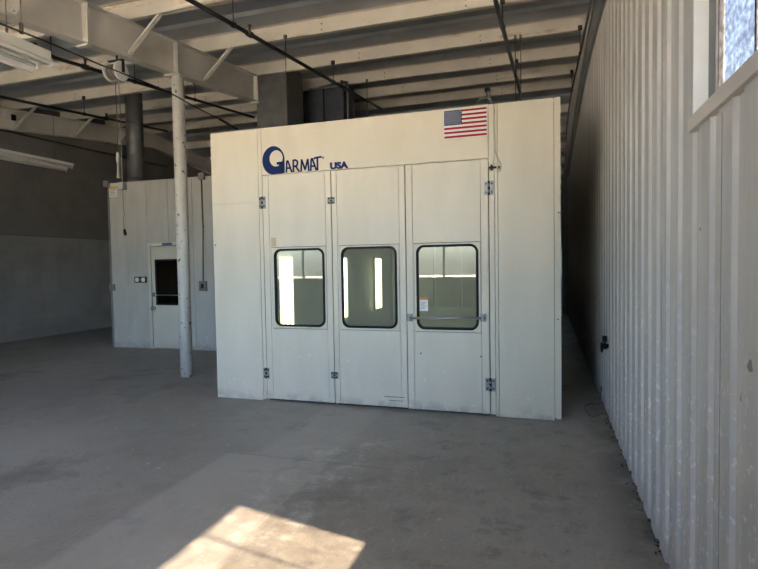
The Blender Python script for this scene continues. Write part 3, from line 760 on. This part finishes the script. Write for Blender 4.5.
for z in (2.6, 4.3):
    mb = MB(); mb.box(-4.945, -4.015, 10.335, 11.115, z-.02, z+.02, 'galvdark'); mb.build('flange', d)

# ------------------------------------------------------------------ pipes under the roof
def roof_pipe(label, x0, x1, ya, yb, off, rad, m, hangers, name='sprinkler_pipe', fittings=()):
    fx = lambda y: x0+(x1-x0)*(y-ya)/(yb-ya)
    t = thing(name, label, 'pipe', (fx(ya), ya, zp(ya)-off), 'pipes hung under the roof')
    mb = MB(); n = 10; pts = []
    for k in range(n+1): y = ya+(yb-ya)*k/n; pts.append((fx(y), y, zp(y)-off))
    mb.tube(pts, rad, m, 12); mb.build('pipe_run', t)
    for y in hangers:
        mb = MB(); x = fx(y); zt = zp(y)
        mb.tube([(x, y-.012, zt+.035), (x, y-.012, zt-off+rad)], .006, 'darkpipe', 6); mb.box(x-.03, x+.03, y-.028, y+.0, zt-.005, zt+.06, 'darkpipe')
        mb.tube([(x, y-.03, zp(y-.03)-off), (x, y+.01, zp(y+.01)-off)], rad+.009, m, 12); mb.build('hanger', t)
    for y in fittings:
        mb = MB(); x = fx(y); mb.tube([(x, y-.05, zp(y-.05)-off), (x, y+.05, zp(y+.05)-off)], rad+.012, m, 12)
        mb.tube([(x, y, zp(y)-off), (x, y, zp(y)-off+.10)], .016, m, 8); mb.tube([(x, y, zp(y)-off+.09), (x, y, zp(y)-off+.11)], .026, m, 8); mb.build('sprinkler_head', t)
    return t
roof_pipe('dark pipe running away over the spray booth, left of the flag', -3.43, -3.56, YF+.1, 11.6, .30, .026, 'darkpipe', [2.5, 5.55, 8.7], fittings=(5.9, 9.1))
roof_pipe('grey pipe running away overhead above the flag', -.56, -.515, YF+.1, 11.4, .30, .028, 'greypipe', [4.0, 7.1, 10.2])
roof_pipe('black pipe under the big white beam, passing behind the pole top', -6.12, -6.42, YF+.1, 10.9, .30, .026, 'darkpipe', [4.0, 5.55, 7.1, 8.7], fittings=(5.3, 6.1))
roof_pipe('black pipe under the roof between the hanging lights', -8.62, -9.22, 2.0, 11.4, .30, .026, 'darkpipe', [5.55, 8.7, 10.2], fittings=(9.3,))
roof_pipe('thin grey conduit along the roof edge above the right wall', .47, .50, YF+.1, 15.5, .34, .014, 'greypipe', [5.55, 8.7, 11.6], 'conduit')
t = thing('conduit', 'thin black line crossing under the big white beam in front of the pole', 'pipe', (-4.1, 3.3, 3.5))
mb = MB(); mb.tube([(-4.01, 2.67, 3.486), (-4.08, 3.15, 3.532), (-4.14, 3.56, 3.578), (-4.30, 4.34, 3.66), (-4.536, 5.61, 3.81), (-4.876, 6.72, 3.923), (-5.14, 7.68, 4.03)], .009, 'darkpipe', 8); mb.build('line', t)
mb = MB(); mb.tube([(-5.12, 7.62, 4.02), (-5.42, 8.60, 4.12)], .020, 'darkpipe', 10); mb.build('sleeve', t)
for (x, y, z) in ((-4.112, 3.35, 3.555),):
    mb = MB(); mb.tube([(x, y, z), (x, y, zr(y)+.03)], .006, 'cord', 6); mb.tube([(x, y, z-.015), (x, y, z+.07)], .016, 'darkpipe', 8); mb.build('hanger', t)
mb = MB(); mb.tube([(XL+.03, 3.6, 4.40), (XL+.03, 8.5, 4.66), (XL+.03, 14, 4.76)], .028, 'darkpipe', 10)
tag(mb.build('conduit'), 'dark pipe along the left wall just below the beam', 'pipe')
# pipe with an elbow dropping behind the booth top
t = thing('drop_pipe', 'thin dark pipe with an elbow dropping behind the booth roof', 'pipe', (-3.6, 9.6, 3.2))
mb = MB(); mb.tube([(-4.42, 9.62, 5.03), (-3.70, 9.62, 5.08), (-3.63, 9.62, 5.06), (-3.62, 9.62, 4.98), (-3.62, 9.62, BH+.002)], .022, 'greypipe', 10); mb.build('pipe_run', t)
mb = MB(); mb.tube([(-3.70, 9.62, 5.08), (-3.63, 9.62, 5.07), (-3.62, 9.62, 5.0)], .032, 'darkpipe', 10); mb.build('elbow', t)
# thin rods from purlins to booth roof
for (x, y, lab) in ((-3.62, 7.085, 'thin steel rod from roof to booth left of centre'), (-.46, 8.685, 'thin steel rod beside the grey pipe above the flag, left of two'), (-.38, 8.685, 'thin steel rod beside the grey pipe above the flag, right of two'), (-3.42, 10.185, 'thin steel rod behind the dropping pipe at the booth roof')):
    mb = MB(); mb.tube([(x, y, BH-.006), (x, y, zp(y)+.04)], .007, 'cord', 8); mb.box(x-.02, x+.02, y-.016, y+.016, zp(y), zp(y)+.05, 'cord')
    tag(mb.build('hanger_rod'), lab, 'rod', 'rods hanging from the purlins')
# small strut on the booth roof right of the flag
mb = MB(); mb.tube([(-.58, 6.1, BH-.006), (-.625, 6.1, 3.50)], .022, 'greypipe', 10); mb.tube([(-.627, 6.1, 3.50), (-.629, 6.1, 3.54)], .032, 'darkpipe', 10)
tag(mb.build('roof_stub'), 'short dark pipe stub on the booth roof above the flag', 'pipe')

# ------------------------------------------------------------------ fluorescent lights
def fluoro(label, x, ya, yb, z, w, rods):
    t = thing('fluorescent_light', label, 'light', (x, (ya+yb)/2, z), 'hanging fluorescent lights')
    mb = MB(); mb.box(x-.065, x+.065, ya, yb, z+.06, z+.17, 'whiteplastic'); mb.build('housing', t, .004)
    mb = MB()
    for s in (-1, 1):
        mb.hexa([(x+s*.06, ya, z+.078), (x+s*w/2, ya, z+.0), (x+s*w/2, yb, z+.0), (x+s*.06, yb, z+.078), (x+s*.06, ya, z+.082), (x+s*w/2, ya, z+.006), (x+s*w/2, yb, z+.006), (x+s*.06, yb, z+.082)], 'whiteplastic')
        mb.box(min(x+s*w/2, x+s*(w/2+.006)), max(x+s*w/2, x+s*(w/2+.006)), ya, yb, z-.015, z+.006, 'whiteplastic')
    mb.build('reflector', t)
    for s in (-1, 1):
        mb = MB(); mb.tube([(x+s*.085, ya+.06, z+.03), (x+s*.085, yb-.06, z+.03)], .019, 'tube', 14); mb.build('tube', t)
        for yy in (ya+.03, yb-.03):
            mb = MB(); mb.box(x+s*.085-.016, x+s*.085+.016, yy-.014, yy+.030 if yy == ya+.03 else yy+.014, z+.0, z+.085, 'whiteplastic'); mb.build('tube_holder', t)
    for y in rods:
        mb = MB(); zt = zp(y) if zp(y) > z else z+1
        mb.tube([(x, y, z+.148), (x, y, zt+.01)], .005, 'cord', 6); mb.tube([(x, y, z+.15), (x, y, z+.24)], .012, 'cord', 8); mb.build('hanger_rod', t)
fluoro('white twin-tube shop light hanging at top left below the big beam', -4.72, 1.75, 4.10, 3.58, .38, (2.5, 3.70))
t = thing('fluorescent_light', 'long two-strip shop light hanging near the dark left wall', 'light', (-9.92, 7.7, 3.8), 'hanging fluorescent lights')
for sx, ye in ((-9.69, 8.95), (-10.16, 9.22)):
    mb = MB(); mb.box(sx-.035, sx+.035, 6.4, ye, 3.80, 3.86, 'whiteplastic'); mb.build('housing', t, .003)
    mb = MB(); mb.tube([(sx, 6.46, 3.775), (sx, ye-.06, 3.775)], .019, 'tube', 12); mb.build('tube', t)
    for yy in (6.43, ye-.03):
        mb = MB(); mb.box(sx-.014, sx+.014, yy-.012, yy+.02, 3.75, 3.805, 'whiteplastic'); mb.build('tube_holder', t)
for yy in (6.9, 8.7):
    mb = MB(); mb.box(-10.16, -9.69, yy-.015, yy+.015, 3.855, 3.87, 'greybox'); mb.build('cross_bar', t)
    mb = MB(); mb.tube([(-9.92, yy+.02, 3.86), (-9.92, yy+.02, zp(yy)+.01)], .005, 'cord', 6); mb.build('hanger_rod', t)

# ------------------------------------------------------------------ cord reel under the beam
rx, ry, rz = -5.10, 5.42, 4.05
t = thing('cord_reel', 'white cord reel hanging under the big beam with a dangling cord', 'cord reel', (rx, ry, rz))
for dx in (-.11, .06):
    mb = MB(); mb.tube([(rx+dx-.008, ry, rz), (rx+dx+.008, ry, rz)], .118, 'whiteplastic', 32); mb.build('flange', t)
mb = MB(); mb.tube([(rx-.11, ry, rz), (rx+.06, ry, rz)], .07, 'cord', 24)
for k in range(7): mb.tube([(rx-.10+k*.012, ry, rz), (rx-.092+k*.012, ry, rz)], .092, 'cord', 24)
mb.build('drum', t)
mb = MB(); mb.box(rx-.13, rx+.10, ry-.02, ry+.02, rz+.130, rz+.142, 'black'); mb.box(rx+.088, rx+.10, ry-.02, ry+.02, rz-.02, rz+.142, 'black'); mb.tube([(rx-.0, ry, rz+.14), (rx, ry, zp(ry)-.468)], .012, 'black', 8); mb.build('bracket', t)
cx_ = -5.21
mb = MB(); mb.tube([(cx_, ry+.08, rz-.02), (cx_-.005, ry+.09, 3.6), (cx_-.012, ry+.09, 3.02)], .005, 'cord', 8)
mb.tube([(cx_+.05, ry+.08, rz-.02), (cx_+.05, ry+.09, 3.6), (cx_+.045, ry+.09, 2.68), (cx_+.045, ry+.09, 2.36), (cx_+.055, ry+.09, 2.28), (cx_+.035, ry+.09, 2.20), (cx_+.05, ry+.09, 2.08)], .0045, 'cordgrey', 8); mb.build('cord', t)
mb = MB(); mb.tube([(cx_-.012, ry+.09, z) for z in (3.08, 3.05, 3.00, 2.96, 2.94, 2.86, 2.76, 2.75)], [.010, .022, .026, .022, .010, .012, .024, .008], 'cordgrey', 12); mb.build('stopper', t)
mb = MB(); mb.box(cx_+.0, cx_+.085, ry+.055, ry+.125, 2.60, 2.69, 'cordgrey'); mb.box(cx_-.03, cx_+.0, ry+.07, ry+.11, 2.62, 2.66, 'greybox'); mb.build('outlet', t, .006)
mb = MB(); mb.tube([(cx_+.05, ry+.09, 2.10), (cx_+.055, ry+.09, 2.06), (cx_+.065, ry+.09, 2.02)], [.012, .020, .016], 'black', 10); mb.build('plug', t)

# ------------------------------------------------------------------ right wall fittings and floor bits
t = thing('wall_valve', 'small black hose valve low on the corrugated right wall', 'valve', (XR, 5.78, .74))
mb = MB(); mb.tube([(XR+.01, 5.78, .73), (XR-.06, 5.78, .73)], .022, 'black', 12); mb.tube([(XR-.03, 5.78, .755), (XR-.03, 5.78, .70)], .018, 'black', 12); mb.build('body', t)
mb = MB(); mb.box(XR-.055, XR-.015, 5.745, 5.815, .775, .83, 'black'); mb.tube([(XR-.035, 5.78, .74), (XR-.035, 5.78, .79)], .010, 'black', 8); mb.build('handle', t)
mb = MB(); pts = [(XR-.062, 5.78+.042*math.cos(a), .715+.042*math.sin(a)) for a in [2*PI*k/20 for k in range(21)]]; mb.tube(pts, .011, 'black', 8, cap=False); mb.build('ring', t)
mb = MB(); mb.tube([(XR+.01, 6.12, .68), (XR-.03, 6.12, .68)], .018, 'black', 10); mb.tube([(XR-.03, 6.12, .69), (XR-.03, 6.12, .63)], .012, 'black', 8); mb.build('side_nozzle', t)
mb = MB(); pts = [(.46+.085*math.cos(a), 5.9+.28*math.sin(a)+.02*a, .012+.02*abs(math.sin(a*1.5))) for a in [.3+6.6*k/36 for k in range(37)]]
pts += [(.545, 6.25, .04), (.57, 6.28, .20)]
mb.tube(pts, .006, 'cord', 6); tag(mb.build('loose_wire'), 'thin dark wire looped on the floor at the foot of right wall', 'wire')
mb = MB()
for k in range(110):
    y = random.uniform(1.6, 6.5); x = XR+.01-abs(random.gauss(0, .028)); s = random.uniform(.004, .016)
    a = random.uniform(0, PI); c_, s_ = math.cos(a)*s, math.sin(a)*s
    mb.hexa([(x-c_, y-s_, 0), (x+s_*.6, y-c_*.6, 0), (x+c_, y+s_, 0), (x-s_*.6, y+c_*.6, 0), (x-c_*.7, y-s_*.7, s*.8), (x+s_*.4, y-c_*.4, s*.9), (x+c_*.7, y+s_*.7, s*.6), (x-s_*.4, y+c_*.4, s*.8)], 'grit')
o = mb.build('debris'); o['kind'] = 'stuff'; o['label'] = 'dark dirt and leaf bits along the foot of the right wall'; o['category'] = 'dirt'

# ------------------------------------------------------------------ light
w = bpy.data.worlds.new('World'); scene.world = w; w.use_nodes = True
N = w.node_tree.nodes; L = w.node_tree.links
sky = N.new('ShaderNodeTexSky'); sky.sky_type = 'NISHITA'; sky.sun_disc = False
sdir = Vector((1., -.218, 1.39)).normalized()
sky.sun_elevation = math.asin(sdir.z); sky.sun_rotation = math.atan2(sdir.x, sdir.y); sky.altitude = 300; sky.air_density = 1.; sky.dust_density = 2.5; sky.ozone_density = 1.
L.new(sky.outputs[0], N['Background'].inputs[0]); N['Background'].inputs[1].default_value = .58
sun = bpy.data.lights.new('sun', 'SUN'); sun.energy = 26.; sun.angle = .014; sun.color = (1., .83, .60)
so = bpy.data.objects.new('sun', sun); C.objects.link(so); so.rotation_euler = sdir.to_track_quat('Z', 'Y').to_euler()
# ------------------------------------------------------------------ camera (solved from the photograph's vanishing points)
R = ((0.95311456, -0.00429607, -0.3025792), (0.30213913, -0.04223041, 0.95232796), (-0.01686931, -0.99909866, -0.0389524))
cam = bpy.data.cameras.new('camera'); cam.sensor_width = 36; cam.lens = 530/758*36; cam.clip_start = .05; cam.clip_end = 300
co = bpy.data.objects.new('camera', cam); C.objects.link(co)
m = Matrix(((R[0][0], -R[0][1], -R[0][2], 0), (R[1][0], -R[1][1], -R[1][2], 0), (R[2][0], -R[2][1], -R[2][2], 1.6), (0, 0, 0, 1)))
co.matrix_world = m
scene.camera = co
scene.view_settings.view_transform = 'Standard'; scene.view_settings.look = 'None'; scene.view_settings.gamma = 1; scene.view_settings.use_curve_mapping = False
scene.view_settings.exposure = 2.63
scene.cycles.use_denoising = True
scene.cycles.max_bounces = 12; scene.cycles.diffuse_bounces = 6; scene.cycles.transparent_max_bounces = 16
